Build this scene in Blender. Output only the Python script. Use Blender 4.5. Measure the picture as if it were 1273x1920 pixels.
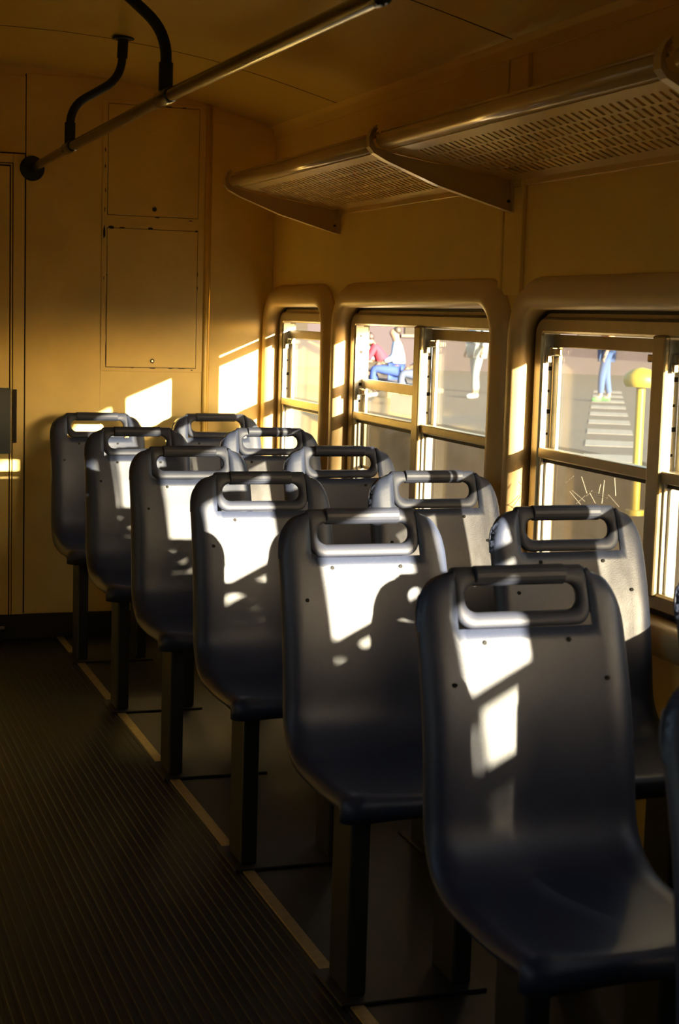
import bpy, math, random
from mathutils import Vector, Matrix
random.seed(7)
S = bpy.context.scene
C = S.collection
for o in list(bpy.data.objects): bpy.data.objects.remove(o)

# ------------------------------------------------------------------ camera
EYE = 1.42
cam_d = bpy.data.cameras.new('camera'); cam = bpy.data.objects.new('camera', cam_d); C.objects.link(cam)
cr = Vector((0.94632849, -0.32191444, 0.02887016)); cu = Vector((0.01169407, 0.12336839, 0.99229204)); cw = Vector((0.3229948, 0.93869661, -0.12051152))
m = Matrix.Identity(4)
for i in range(3): m[i][0] = cr[i]; m[i][1] = cu[i]; m[i][2] = -cw[i]
m[2][3] = EYE
cam.matrix_world = m
cam_d.sensor_fit = 'VERTICAL'; cam_d.sensor_height = 36; cam_d.lens = 3000 / 1920 * 36
cam_d.clip_start = 0.05; cam_d.clip_end = 500
cam_d.dof.use_dof = True; cam_d.dof.focus_distance = 5.2; cam_d.dof.aperture_fstop = 8.0
S.camera = cam

# ------------------------------------------------------------------ light
SUN = Vector((-0.41, 1.0, -0.1845))
sd = bpy.data.lights.new('sun', 'SUN'); sd.energy = 22; sd.angle = math.radians(0.6); sd.color = (1.0, 0.86, 0.60)
so = bpy.data.objects.new('sun', sd); C.objects.link(so); so.rotation_euler = SUN.to_track_quat('-Z', 'Y').to_euler(); so.location = (8, -20, 5)
W = bpy.data.worlds.new('world'); S.world = W; W.use_nodes = True
wn = W.node_tree.nodes; wl = W.node_tree.links
sky = wn.new('ShaderNodeTexSky'); sky.sky_type = 'NISHITA'; sky.sun_disc = False
sky.sun_elevation = math.radians(10); sky.sun_rotation = math.atan2(0.40, -1.0); sky.dust_density = 3.0
wl.new(sky.outputs[0], wn['Background'].inputs[0]); wn['Background'].inputs[1].default_value = 0.4
S.view_settings.view_transform = 'Standard'; S.view_settings.look = 'None'
S.view_settings.exposure = 1.35; S.view_settings.gamma = 1.0; S.view_settings.use_curve_mapping = False
S.cycles.max_bounces = 10; S.cycles.diffuse_bounces = 7; S.cycles.transparent_max_bounces = 24
S.cycles.caustics_reflective = False; S.cycles.caustics_refractive = False
S.cycles.sample_clamp_indirect = 6.0

# ------------------------------------------------------------------ materials
def mat(name, col, rough=0.5, metal=0.0, spec=0.5, noise=0.0, nscale=8.0, col2=None, bump=0.0, bscale=60.0, coat=0.0, stretch=None, fine=0.0):
    M = bpy.data.materials.new(name); M.use_nodes = True
    n = M.node_tree.nodes; l = M.node_tree.links; b = n['Principled BSDF']
    b.inputs['Base Color'].default_value = (*col, 1); b.inputs['Roughness'].default_value = rough
    b.inputs['Metallic'].default_value = metal; b.inputs['Specular IOR Level'].default_value = spec
    b.inputs['Coat Weight'].default_value = coat; b.inputs['Coat Roughness'].default_value = 0.15
    tc = n.new('ShaderNodeTexCoord'); src = tc.outputs['Object']
    if stretch:
        mp = n.new('ShaderNodeMapping'); mp.inputs['Scale'].default_value = stretch; l.new(src, mp.inputs[0]); src = mp.outputs[0]
    if noise:
        t = n.new('ShaderNodeTexNoise'); t.inputs['Scale'].default_value = nscale; t.inputs['Detail'].default_value = 6; l.new(src, t.inputs[0])
        r = n.new('ShaderNodeValToRGB'); r.color_ramp.elements[0].position = 0.35; r.color_ramp.elements[1].position = 0.7
        c2 = col2 or tuple(c * 0.6 for c in col)
        r.color_ramp.elements[0].color = (*col, 1); r.color_ramp.elements[1].color = (*[a + (b_ - a) * noise for a, b_ in zip(col, c2)], 1)
        l.new(t.outputs[0], r.inputs[0]); l.new(r.outputs[0], b.inputs['Base Color'])
    if bump:
        t2 = n.new('ShaderNodeTexNoise'); t2.inputs['Scale'].default_value = bscale; t2.inputs['Detail'].default_value = 3; l.new(src, t2.inputs[0])
        bp = n.new('ShaderNodeBump'); bp.inputs['Strength'].default_value = bump; bp.inputs['Distance'].default_value = 0.01
        l.new(t2.outputs[0], bp.inputs['Height']); l.new(bp.outputs[0], b.inputs['Normal'])
    return M

def dusty_glass(name, dust, tint=(0.55, 0.52, 0.46), nscale=5.0, lo=0.6, hi=1.5, clear=(0.95, 0.95, 0.93)):
    M = bpy.data.materials.new(name); M.use_nodes = True
    n = M.node_tree.nodes; l = M.node_tree.links; n.remove(n['Principled BSDF']); out = n['Material Output']
    tr = n.new('ShaderNodeBsdfTransparent'); tr.inputs[0].default_value = (*clear, 1)
    df = n.new('ShaderNodeBsdfDiffuse'); df.inputs[0].default_value = (*tint, 1)
    tl = n.new('ShaderNodeBsdfTranslucent'); tl.inputs[0].default_value = (*tint, 1)
    mx = n.new('ShaderNodeMixShader'); mx.inputs[0].default_value = 0.6; l.new(df.outputs[0], mx.inputs[1]); l.new(tl.outputs[0], mx.inputs[2])
    tc = n.new('ShaderNodeTexCoord')
    t = n.new('ShaderNodeTexNoise'); t.inputs['Scale'].default_value = nscale; t.inputs['Detail'].default_value = 8; t.inputs['Roughness'].default_value = 0.65; l.new(tc.outputs['Object'], t.inputs[0])
    mr = n.new('ShaderNodeMapRange'); mr.inputs[1].default_value = 0.3; mr.inputs[2].default_value = 0.75; mr.inputs[3].default_value = dust * lo; mr.inputs[4].default_value = dust * hi
    l.new(t.outputs[0], mr.inputs[0])
    m2 = n.new('ShaderNodeMixShader'); l.new(mr.outputs[0], m2.inputs[0]); l.new(tr.outputs[0], m2.inputs[1]); l.new(mx.outputs[0], m2.inputs[2])
    gl = n.new('ShaderNodeBsdfGlossy'); gl.inputs['Roughness'].default_value = 0.08
    lw = n.new('ShaderNodeLayerWeight'); lw.inputs[0].default_value = 0.5
    pw = n.new('ShaderNodeMath'); pw.operation = 'POWER'; pw.inputs[1].default_value = 4.0; l.new(lw.outputs['Facing'], pw.inputs[0])
    fr = n.new('ShaderNodeMath'); fr.operation = 'MULTIPLY_ADD'; fr.inputs[1].default_value = 0.45; fr.inputs[2].default_value = 0.02; l.new(pw.outputs[0], fr.inputs[0])
    m3 = n.new('ShaderNodeMixShader'); l.new(fr.outputs[0], m3.inputs[0]); l.new(m2.outputs[0], m3.inputs[1]); l.new(gl.outputs[0], m3.inputs[2])
    l.new(m3.outputs[0], out.inputs[0])
    return M

WALL = (0.84, 0.61, 0.18)
M_wall = mat('cream_paint', WALL, 0.33, noise=0.25, nscale=3.0, bump=0.05, bscale=25, coat=0.25)
M_back = mat('cream_paint_aged', (0.88, 0.65, 0.21), 0.42, noise=0.35, nscale=4.0, bump=0.08, bscale=14, coat=0.15)
M_ceil = mat('ceiling_laminate', (0.68, 0.49, 0.11), 0.28, noise=0.25, nscale=2.0, bump=0.06, bscale=3, coat=0.3)
M_trim = mat('moulded_surround', (0.72, 0.52, 0.25), 0.38, noise=0.15, nscale=6, bump=0.06, bscale=180)
M_alu = mat('anodised_frame', (0.50, 0.42, 0.26), 0.38, metal=0.65, noise=0.3, nscale=20)
M_track = mat('sash_track', (0.80, 0.76, 0.66), 0.45, metal=0.3)
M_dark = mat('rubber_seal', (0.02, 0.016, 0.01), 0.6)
M_gap = mat('dark_gap', (0.015, 0.01, 0.004), 0.8)
M_seat = mat('blue_grey_plastic', (0.024, 0.031, 0.058), 0.42, noise=0.4, nscale=120, col2=(0.035, 0.043, 0.072), bump=0.06, bscale=400)
M_grip = mat('grip_plastic', (0.024, 0.028, 0.045), 0.55, spec=0.35, bump=0.05, bscale=300)
M_hole = mat('screw_dark', (0.01, 0.01, 0.01), 0.5)
M_leg = mat('black_steel', (0.015, 0.015, 0.014), 0.5)
M_rail = mat('dark_rail', (0.010, 0.008, 0.005), 0.16, metal=0.0, spec=0.9)
M_pipe = mat('black_pipe', (0.006, 0.006, 0.004), 0.5, spec=0.3)
M_chrome = mat('polished_metal', (0.8, 0.78, 0.72), 0.18, metal=1.0)
M_rack = mat('rack_enamel', (0.72, 0.50, 0.20), 0.24, metal=0.1, coat=0.4, bump=0.05, bscale=6)
M_brk = mat('bracket_enamel', (0.60, 0.43, 0.18), 0.35, coat=0.2)
M_strip = mat('brass_edge_strip', (0.42, 0.32, 0.14), 0.42, metal=0.6, noise=0.5, nscale=50)
M_floor2 = mat('dark_vinyl', (0.012, 0.011, 0.006), 0.5, noise=0.5, nscale=12)
M_base = mat('black_skirting', (0.02, 0.017, 0.01), 0.55)
M_lock = mat('dark_grey_lock', (0.055, 0.065, 0.075), 0.5)
M_paper = mat('white_paper', (0.86, 0.85, 0.80), 0.7)
G_dust = dusty_glass('dusty_glass', 0.22, (0.14, 0.135, 0.12))
G_low = dusty_glass('dusty_lower_glass', 0.40, (0.10, 0.08, 0.055), clear=(0.80, 0.78, 0.74))
G_block = dusty_glass('sun_blocking_glass', 0.85, (0.10, 0.085, 0.06), clear=(0.75, 0.73, 0.70))  # cover made up for out-of-view panes, to keep direct sun off the seats
G_clean = dusty_glass('hazy_glass', 0.14, (0.34, 0.345, 0.31), 3.0)
M_scr = mat('scratch_white', (0.8, 0.78, 0.7), 0.6)

# ------------------------------------------------------------------ helpers
def tag(o, label=None, cat=None, group=None, kind=None):
    if label: o['label'] = label
    if cat: o['category'] = cat
    if group: o['group'] = group
    if kind: o['kind'] = kind
    return o
def mk(name, v, f, M, parent=None, smooth=False, bev=0.0, seg=2, loc=None):
    me = bpy.data.meshes.new(name); me.from_pydata([tuple(p) for p in v], [], f); me.update()
    o = bpy.data.objects.new(name, me); C.objects.link(o); me.materials.append(M)
    if smooth: me.polygons.foreach_set('use_smooth', [True] * len(me.polygons))
    if bev:
        b = o.modifiers.new('bevel', 'BEVEL'); b.width = bev; b.segments = seg; b.limit_method = 'ANGLE'; b.harden_normals = False
    if parent: o.parent = parent
    if loc: o.location = loc
    return o
def empty(name, loc=(0, 0, 0)):
    o = bpy.data.objects.new(name, None); C.objects.link(o); o.location = loc; o.empty_display_size = 0.1
    return o
def boxd(x0, x1, y0, y1, z0, z1, base=0):
    v = [(x, y, z) for x in (x0, x1) for y in (y0, y1) for z in (z0, z1)]
    f = [(0, 1, 3, 2), (4, 6, 7, 5), (0, 4, 5, 1), (2, 3, 7, 6), (0, 2, 6, 4), (1, 5, 7, 3)]
    return v, [tuple(i + base for i in q) for q in f]
def boxes(name, L, M, parent=None, bev=0.0, **k):
    v = []; f = []
    for b in L:
        a, q = boxd(*b, base=len(v)); v += a; f += q
    return mk(name, v, f, M, parent, bev=bev, **k)
def tube(pts, r, n=16, cap=True):
    pts = [Vector(p) for p in pts]; v = []; f = []; up = None
    rr = r if isinstance(r, (list, tuple)) else [r] * len(pts)
    for i, p in enumerate(pts):
        d = (pts[min(i + 1, len(pts) - 1)] - pts[max(i - 1, 0)]).normalized()
        if up is None:
            up = Vector((0, 0, 1)) if abs(d.z) < 0.9 else Vector((1, 0, 0))
        up = (up - d * up.dot(d)).normalized(); s = d.cross(up)
        for k in range(n):
            a = 2 * math.pi * k / n; v.append(p + (up * math.cos(a) + s * math.sin(a)) * rr[i])
    for i in range(len(pts) - 1):
        for k in range(n):
            f.append((i * n + k, i * n + (k + 1) % n, (i + 1) * n + (k + 1) % n, (i + 1) * n + k))
    if cap: f.append(tuple(range(n - 1, -1, -1))); f.append(tuple((len(pts) - 1) * n + k for k in range(n)))
    return v, f
def tubes(name, L, M, parent=None, n=16, smooth=True, **k):
    v = []; f = []
    for pts, r in L:
        a, q = tube(pts, r, n); f += [tuple(i + len(v) for i in t) for t in q]; v += a
    o = mk(name, v, f, M, parent, smooth=smooth, **k)
    e = o.modifiers.new('es', 'EDGE_SPLIT'); e.split_angle = math.radians(45)
    return o
def smooth_path(P, rad=0.05, n=8):
    P = [Vector(p) for p in P]; out = [P[0]]
    for i in range(1, len(P) - 1):
        a = (P[i - 1] - P[i]); b = (P[i + 1] - P[i]); r = min(rad, a.length * 0.49, b.length * 0.49)
        A = P[i] + a.normalized() * r; B = P[i] + b.normalized() * r
        for k in range(n + 1):
            t = k / n; out.append(A * (1 - t) ** 2 + P[i] * 2 * t * (1 - t) + B * t * t)
    out.append(P[-1]); return out
def rrect(y0, y1, z0, z1, r, n=8):
    """closed rounded rectangle in y,z with outward normals"""
    pts = []
    for cy, cz, a0 in ((y1 - r, z1 - r, 0), (y0 + r, z1 - r, 90), (y0 + r, z0 + r, 180), (y1 - r, z0 + r, 270)):
        for k in range(n + 1):
            a = math.radians(a0 + 90 * k / n); pts.append((cy + r * math.cos(a), cz + r * math.sin(a), math.cos(a), math.sin(a)))
    return pts
def sweep_rect(y0, y1, z0, z1, r, prof, n=8):
    """prof: list of (offset outward, x). closed profile ring swept around the rounded rectangle"""
    P = rrect(y0, y1, z0, z1, r, n); v = []; f = []; m_ = len(prof); N = len(P)
    for (y, z, ny, nz) in P:
        for (o_, x) in prof: v.append((x, y + ny * o_, z + nz * o_))
    for i in range(N):
        j = (i + 1) % N
        for k in range(m_):
            k2 = (k + 1) % m_
            f.append((i * m_ + k, i * m_ + k2, j * m_ + k2, j * m_ + k))
    return v, f
def disc(name, c, axis, r, t, M, parent=None, n=24, bev=0.0):
    c = Vector(c); a = Vector(axis).normalized()
    v, f = tube([c, c + a * t], r, n)
    return mk(name, v, f, M, parent, bev=bev)
def structure(o, label=None): o['kind'] = 'structure'; return o

# ------------------------------------------------------------------ vehicle shell
XW = 2.027; XL = -0.49; YB = 6.9; YR = -2.5
def zc(x):
    X = [0.77, 0.95, 1.13, 1.31, 1.51, 1.72, 1.86, 2.03]; Z = [2.427, 2.424, 2.413, 2.394, 2.365, 2.318, 2.282, 2.236]
    x = abs(x - 0.77) + 0.77
    for i in range(len(X) - 1):
        if x <= X[i + 1]:
            t = (x - X[i]) / (X[i + 1] - X[i]); return Z[i] + (Z[i + 1] - Z[i]) * t
    return Z[-1]
# floor: ribbed rubber in the aisle, smooth vinyl platform under the seats
v = []; f = []
x = XL; k = 0
prof = []
while x < 1.08:
    prof += [(x, 0.0), (x + 0.012, 0.0), (x + 0.0145, -0.003), (x + 0.0205, -0.003)]; x += 0.023
prof = [p for p in prof if p[0] < 1.078] + [(1.082, 0)]
n = len(prof)
v = [(px, YR, pz) for px, pz in prof] + [(px, YB, pz) for px, pz in prof]
f = [(i, i + 1, n + i + 1, n + i) for i in range(n - 1)]
M_rib = mat('ribbed_rubber', (0.008, 0.009, 0.007), 0.5, noise=0.5, nscale=9, col2=(0.014, 0.013, 0.009), spec=0.3)
fl = mk('floor', v, f, M_rib); structure(fl)
fv, ff = boxd(1.11, XW, YR, YB, -0.05, 0.0)
o = mk('floor_seat_side', fv, ff, M_floor2, fl)
o = mk('subfloor', *boxd(XL, XW, YR, YB, -0.10, -0.051), M_floor2, fl)
st = mk('trim_1', *boxd(1.081, 1.112, YR, YB - 0.012, -0.02, 0.003), M_strip, bev=0.002); structure(st)
# ceiling panels with open joints
seams = [YB, 6.0, 4.40, 2.77, 1.14, -0.5, YR]
v = []; f = []; nx = 40
xs = [XL + (XW - XL) * i / nx for i in range(nx + 1)]
for a, b in zip(seams[:-1], seams[1:]):
    ny = 6
    y0, y1 = b + 0.001, a - 0.001 if a != YB else a
    base = len(v)
    for j in range(ny + 1):
        yy = y0 + (y1 - y0) * j / ny
        for xx in xs:
            bulge = 0.0
            v.append((xx, yy, zc(xx) + bulge))
    for j in range(ny):
        for i in range(nx):
            q = base + j * (nx + 1) + i; f.append((q, q + nx + 1, q + nx + 2, q + 1))
ce = mk('ceiling', v, f, M_ceil, smooth=True); structure(ce)
sm = ce.modifiers.new('s', 'SOLIDIFY'); sm.thickness = 0.006; sm.offset = -1; sm.use_rim = False
v = []; f = []
for yy in seams[1:-1]:
    b = len(v)
    v += [(xx, yy - 0.003, zc(xx) - 0.0008) for xx in xs] + [(xx, yy + 0.003, zc(xx) - 0.0008) for xx in xs]
    f += [(b + i, b + i + 1, b + i + nx + 2, b + i + nx + 1) for i in range(nx)]
o = mk('ceiling_joint', v, f, M_gap, ce); sm = o.modifiers.new('s', 'SOLIDIFY'); sm.thickness = 0.002; sm.offset = 1
v = [(xx, yy, zc(xx) + 0.02) for yy in (YR, YB + 0.05) for xx in xs]
f = [(i, i + nx + 1, i + nx + 2, i + 1) for i in range(nx)]
mk('roof_lining', v, f, M_gap, ce)
# cornice along the right wall
v = []; f = []
pr = [(XW, 2.19), (XW - 0.006, 2.19), (XW - 0.010, 2.225), (XW - 0.022, zc(2.0) - 0.003), (XW - 0.024, zc(2.0) + 0.004), (XW, 2.25)]
v = [(a, YR, b) for a, b in pr] + [(a, YB, b) for a, b in pr]; n = len(pr)
f = [(i, (i + 1) % n, n + (i + 1) % n, n + i) for i in range(n)]
structure(mk('trim_2', v, f, M_wall, bev=0.002))
# right wall: bands and posts round the window openings
PER = 1.63
OPEN = [(6.08, 6.84), (4.45, 5.88), (2.62, 4.25), (0.92, 2.41), (-0.73, 0.66), (-2.28, -0.85)]
ZT, ZB_ = 1.46, 0.70
L = [(XW, 2.115, YR - 0.05, YB + 0.05, ZT, 2.28), (XW, 2.115, YR - 0.05, YB + 0.05, -0.1, ZB_)]
ys = [YB + 0.05]
for a, b in OPEN: L.append((XW, 2.115, b, ys[-1], ZB_, ZT)); ys.append(a)
L.append((XW, 2.115, YR - 0.05, ys[-1], ZB_, ZT))
structure(boxes('wall_right', L, M_wall))
# cover strips on the posts
for i, yc in enumerate((4.374, 2.515, 0.755)):
    s = boxes('trim_%d' % (3 + i), [(XW - 0.008, XW + 0.001, yc - 0.07, yc + 0.062, 1.50, 2.19), (XW - 0.014, XW + 0.001, yc - 0.075, yc - 0.058, 1.50, 2.19), (XW - 0.014, XW + 0.001, yc + 0.062, yc + 0.08, 1.50, 2.19)], M_wall, bev=0.0035)
    structure(s)

# ------------------------------------------------------------------ windows
def glass(name, x, y0, y1, z0, z1, M, parent):
    return mk(name, *boxd(x - 0.002, x + 0.002, y0, y1, z0, z1), M, parent)
def latch(x, y, z, side, parent):
    """spring latch on the sash corner: housing, bolt and finger tab"""
    s = side
    o = boxes('sash_latch', [(x - 0.016, x + 0.004, y - 0.002, y + s * 0.030, z, z + 0.026) if s > 0 else (x - 0.016, x + 0.004, y + s * 0.030, y + 0.002, z, z + 0.026),
        (x - 0.011, x, min(y + s * 0.03, y + s * 0.068), max(y + s * 0.03, y + s * 0.068), z + 0.002, z + 0.022),
        (x - 0.022, x - 0.006, min(y, y + s * 0.016), max(y, y + s * 0.016), z - 0.020, z + 0.002)], M_chrome, parent, bev=0.003)
    return o
def window(idx, y0, y1, panes, low_glass=G_low):
    """panes: list of (ya, yb, lowering, glass material, latched)"""
    w = empty('window_%d' % idx, (XW, (y0 + y1) / 2, ZB_)); structure(w)
    def ch(o):
        o.matrix_parent_inverse = Matrix.Translation(-w.location); return o
    single = len(panes) == 1
    wd = 0.058 if single else 0.095
    pf = [(-0.001, 2.06), (0.0, 2.005), (0.006, 1.990), (0.02, 1.983), (0.045, 1.982), (0.07, 1.992), (0.088, 2.012), (0.094, XW + 0.002), (0.06, 2.06)]
    v, f = sweep_rect(y0, y1, ZB_, ZT, 0.085, pf, 10)
    if single:
        v = [(x, min(y, YB - 0.001), z) for x, y, z in v]
    ch(mk('window_surround', v, f, M_trim, w, smooth=True))
    # frame ring
    v, f = sweep_rect(y0 + 0.004, y1 - 0.004, ZB_ + 0.006, ZT - 0.016, 0.06, [(-0.050, 2.100), (-0.050, 2.052), (-0.044, 2.045), (-0.012, 2.043), (-0.006, 2.050), (-0.004, 2.062), (0.03, 2.062), (0.03, 2.113), (-0.03, 2.113)], 8)
    ch(mk('window_frame', v, f, M_alu, w))
    v, f = sweep_rect(y0 + 0.002, y1 - 0.002, ZB_ + 0.002, ZT - 0.002, 0.07, [(-0.008, 2.058), (0.02, 2.058), (0.02, 2.064), (-0.008, 2.064)], 8)
    ch(mk('window_seal', v, f, M_dark, w))
    gy0, gy1 = y0 + 0.055, y1 - 0.055; gz0, gz1 = ZB_ + 0.05, ZT - 0.066
    ch(mk('sun_cutoff_strip', *boxd(2.112, 2.140 if idx == 1 else (2.225 if idx == 3 else 2.158), y0 - 0.05, y1 + 0.05, 1.392, 1.412), M_alu, w))  # unseen outer strip, added and sized per window to trim the sun patches
    for i in range(len(panes) - 1):
        yc = (panes[i][0] + panes[i + 1][1]) / 2
        ch(mk('mullion', *boxd(2.036, 2.060, yc - 0.032, yc + 0.030, gz0 - 0.005, gz1 + 0.005), M_alu, w, bev=0.006))
    for (ya, yb, low, G, la) in panes:
        ch(mk('middle_rail', *boxd(2.046, 2.078, ya, yb, 1.034, 1.064), M_alu, w, bev=0.004))
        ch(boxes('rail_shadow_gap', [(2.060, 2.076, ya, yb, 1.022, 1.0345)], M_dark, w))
        # perforated tracks down both sides
        for yy, sg in ((yb, -1), (ya, 1)):
            a, b = sorted((yy, yy + sg * 0.004))
            t = ch(boxes('sash_track', [(2.050, 2.080, a, b, 1.064, gz1)], M_track, w))
            hs = []
            for kk in range(5):
                zz = 1.10 + kk * 0.062
                a2, b2 = sorted((yy + sg * 0.0035, yy + sg * 0.0048)); h = 0.006 if kk % 2 else 0.0035
                hs.append((2.066, 2.066 + 2 * h, a2, b2, zz, zz + 2 * h))
            h = boxes('track_holes', hs, M_gap, t)
            a, b = sorted((yy, yy + sg * 0.010))
            ch(boxes('lower_bead', [(2.052, 2.074, a, b, gz0, 1.034), (2.064, 2.090, *sorted((yy, yy + sg * 0.02)), gz0, 1.034)], M_track, w, bev=0.002))
        # sliding upper sash
        z1 = gz1 - 0.004 - low; z0 = 1.045 - low
        s = ch(boxes('sash_frame', [(2.078, 2.092, ya + 0.006, yb - 0.006, z1 - 0.036, z1), (2.080, 2.092, ya + 0.006, ya + 0.026, z0, z1), (2.080, 2.092, yb - 0.040, yb - 0.006, z0, z1), (2.080, 2.092, ya + 0.006, yb - 0.006, z0, z0 + 0.014)], M_alu, w, bev=0.002))
        g = glass('glass_pane', 2.086, ya + 0.018, yb - 0.018, z0 + 0.01, z1 - 0.03, G, w); ch(g)
        g = glass('glass_pane', 2.097, ya, yb, gz0, 1.050, low_glass, w); ch(g)
        if la:
            ch(latch(2.076, yb - 0.004, z1 - 0.062, -1, w)); ch(latch(2.076, ya + 0.004, z1 - 0.062, 1, w))
    return w
def two(y0, y1, far, near, gf=G_dust, gn=G_dust, la=True, yc=None):
    yc = y1 - 0.725 if yc is None else yc
    return [(y0 + 0.055, yc - 0.030, near, gn, la), (yc + 0.030, y1 - 0.055, far, gf, la)][::-1]
wins = []
wins.append(window(1, *OPEN[0], [(OPEN[0][0] + 0.055, OPEN[0][1] - 0.055, 0.030, G_clean, True)], G_clean))
# the mullion helper expects far pane first
states = [(0.200, 0.0), (0.0, 0.0), (0.257, 0.26), (0.175, 0.0), (0.0, 0.1)]
for k, (fa, ne) in enumerate(states):
    y0, y1 = OPEN[k + 1]
    wins.append(window(k + 2, y0, y1, two(y0, y1, fa, ne, gn=G_block if k == 3 else G_dust, yc=0.09 if k == 3 else None), G_low if k < 2 else G_block))

# ------------------------------------------------------------------ back wall
bw = boxes('wall_back', [(XL - 0.05, XW + 0.09, YB, YB + 0.05, -0.1, 2.44)], M_back); structure(bw)
pa = boxes('wall_sheet', [(0.941, 1.262, YB - 0.004, YB + 0.001, 0.11, 2.392), (1.262, 1.712, YB - 0.004, YB + 0.001, 0.11, 1.163), (1.742, XW - 0.001, YB - 0.004, YB + 0.001, 0.11, 2.24), (XL, 0.937, YB - 0.004, YB + 0.001, 2.066, 2.38), (1.262, 1.712, YB - 0.004, YB + 0.001, 2.31, 2.32)], M_back, bw, bev=0.0015)
boxes('joint', [(0.936, 0.942, YB - 0.0015, YB, 0.11, 2.39), (XL, 0.936, YB - 0.0015, YB, 2.060, 2.067)], M_gap, bw)
# vertical half-round stile
v, f = tube([(1.722, YB - 0.002, 0.11), (1.722, YB - 0.002, 2.31)], 0.011, 16)
v2, f2 = tube([(1.736, YB - 0.001, 0.11), (1.736, YB - 0.001, 2.305)], 0.004, 8)
structure(mk('trim_7', v + v2, f + [tuple(i + len(v) for i in q) for q in f2], M_wall, smooth=True))
structure(mk('baseboard_back', *boxd(XL, XW - 0.03, YB - 0.012, YB, 0, 0.107), M_base, bev=0.002))
# access panels
def access_panel(z0, z1, zl, label, chips):
    t = empty('access_panel', (1.485, YB - 0.004, z0)); tag(t, label, 'access panel')
    def ch(o): o.matrix_parent_inverse = Matrix.Translation(-t.location); return o
    x0, x1 = 1.286, 1.681
    fr0, fr1 = (z0 - 0.016, z1 + 0.0295) if z0 < 1.5 else (z0 - 0.0295, z1 + 0.016)
    ch(boxes('panel_frame', [(1.262, x0 - 0.0025, YB - 0.007, YB, fr0, fr1), (x1 + 0.0025, 1.710, YB - 0.007, YB, fr0, fr1), (x0 - 0.0025, x1 + 0.0025, YB - 0.007, YB, fr0, z0 - 0.0025), (x0 - 0.0025, x1 + 0.0025, YB - 0.007, YB, z1 + 0.0025, fr1)], M_back, t))
    ch(boxes('panel_door', [(x0, x1, YB - 0.008, YB - 0.001, z0, z1)], M_back, t, bev=0.001))
    ch(boxes('panel_gap', [(x0 - 0.003, x1 + 0.003, YB - 0.0012, YB - 0.0002, z0 - 0.003, z1 + 0.003)], M_gap, t))
    lk = ch(disc('panel_lock', (1.488, YB - 0.008, zl), (0, -1, 0), 0.0095, 0.003, M_dark, t, bev=0.001))
    if z0 < 1.5: disc('lock_core', (1.488, YB - 0.011, zl), (0, -1, 0), 0.004, 0.002, M_chrome, lk)
    v = []; f = []
    for (cx, cz, w_, h_) in chips:
        b = len(v); n = 9
        for k in range(n):
            a = 2 * math.pi * k / n; r = 0.7 + 0.5 * random.random()
            v.append((cx + w_ * r * math.cos(a), YB - 0.0087, cz + h_ * r * math.sin(a)))
        f.append(tuple(range(b + n - 1, b - 1, -1)))
    ch(mk('chipped_paint', v, f, M_gap, t))['kind'] = 'stuff'
ch1 = [(1.273, 2.17 - 0.07 * i, 0.0025, 0.010) for i in range(3)] + [(1.275, 1.93, 0.002, 0.012), (1.273, 1.85, 0.002, 0.012), (1.50, 1.826, 0.012, 0.003), (1.65, 1.818, 0.010, 0.002), (1.545, 2.296, 0.015, 0.002), (1.61, 2.295, 0.012, 0.0025)]
ch2 = [(1.272, 1.755, 0.006, 0.030), (1.300, 1.776, 0.014, 0.006), (1.35, 1.777, 0.014, 0.003), (1.472, 1.778, 0.012, 0.0045), (1.675, 1.774, 0.008, 0.004), (1.272, 1.56, 0.002, 0.012), (1.284, 1.575, 0.003, 0.003), (1.684, 1.53, 0.002, 0.010), (1.684, 1.59, 0.0015, 0.01), (1.49, 1.178, 0.014, 0.003), (1.57, 1.178, 0.012, 0.0022), (1.40, 1.179, 0.010, 0.0015), (1.665, 1.172, 0.006, 0.002), (1.31, 1.18, 0.012, 0.0015), (1.62, 1.178, 0.02, 0.0012), (1.283, 1.40, 0.001, 0.08), (1.283, 1.24, 0.0012, 0.05)]
access_panel(1.830, 2.293, 1.860, 'upper metal access panel on the back wall, just below the ceiling', ch1)
access_panel(1.181, 1.773, 1.209, 'lower, taller access panel on the back wall with blackened chipped edges', ch2)
# door at the left of the back wall
d = empty('door_1', (0.45, YB, 0)); structure(d)
def chd(o): o.matrix_parent_inverse = Matrix.Translation(-d.location); return o
chd(boxes('door_leaf', [(-0.30, 0.872, YB - 0.010, YB - 0.001, 0.03, 2.008)], M_back, d, bev=0.002))
chd(boxes('door_bead', [(0.8775, 0.8835, YB - 0.008, YB, 0.03, 2.020), (-0.30, 0.8775, YB - 0.008, YB, 2.0145, 2.020)], M_wall, d, bev=0.001))
chd(boxes('door_frame', [(0.8875, 0.9345, YB - 0.009, YB, 0.03, 2.060), (-0.3, 0.8875, YB - 0.009, YB, 2.0235, 2.060)], M_back, d, bev=0.002))
chd(boxes('door_gap', [(-0.31, 0.937, YB - 0.0012, YB - 0.0003, 0.03, 2.062)], M_gap, d))
chd(boxes('door_lock_case', [(0.70, 0.876, YB - 0.050, YB - 0.009, 0.806, 1.084)], M_lock, d, bev=0.004))
chd(boxes('strike_plate', [(0.889, 0.905, YB - 0.012, YB - 0.0085, 0.850, 1.078)], M_gap, d, bev=0.001))
chd(boxes('door_foot_bolt', [(0.800, 0.856, YB - 0.035, YB - 0.009, 0.045, 0.062), (0.826, 0.838, YB - 0.030, YB - 0.009, 0.004, 0.055)], M_chrome, d, bev=0.003))

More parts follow.
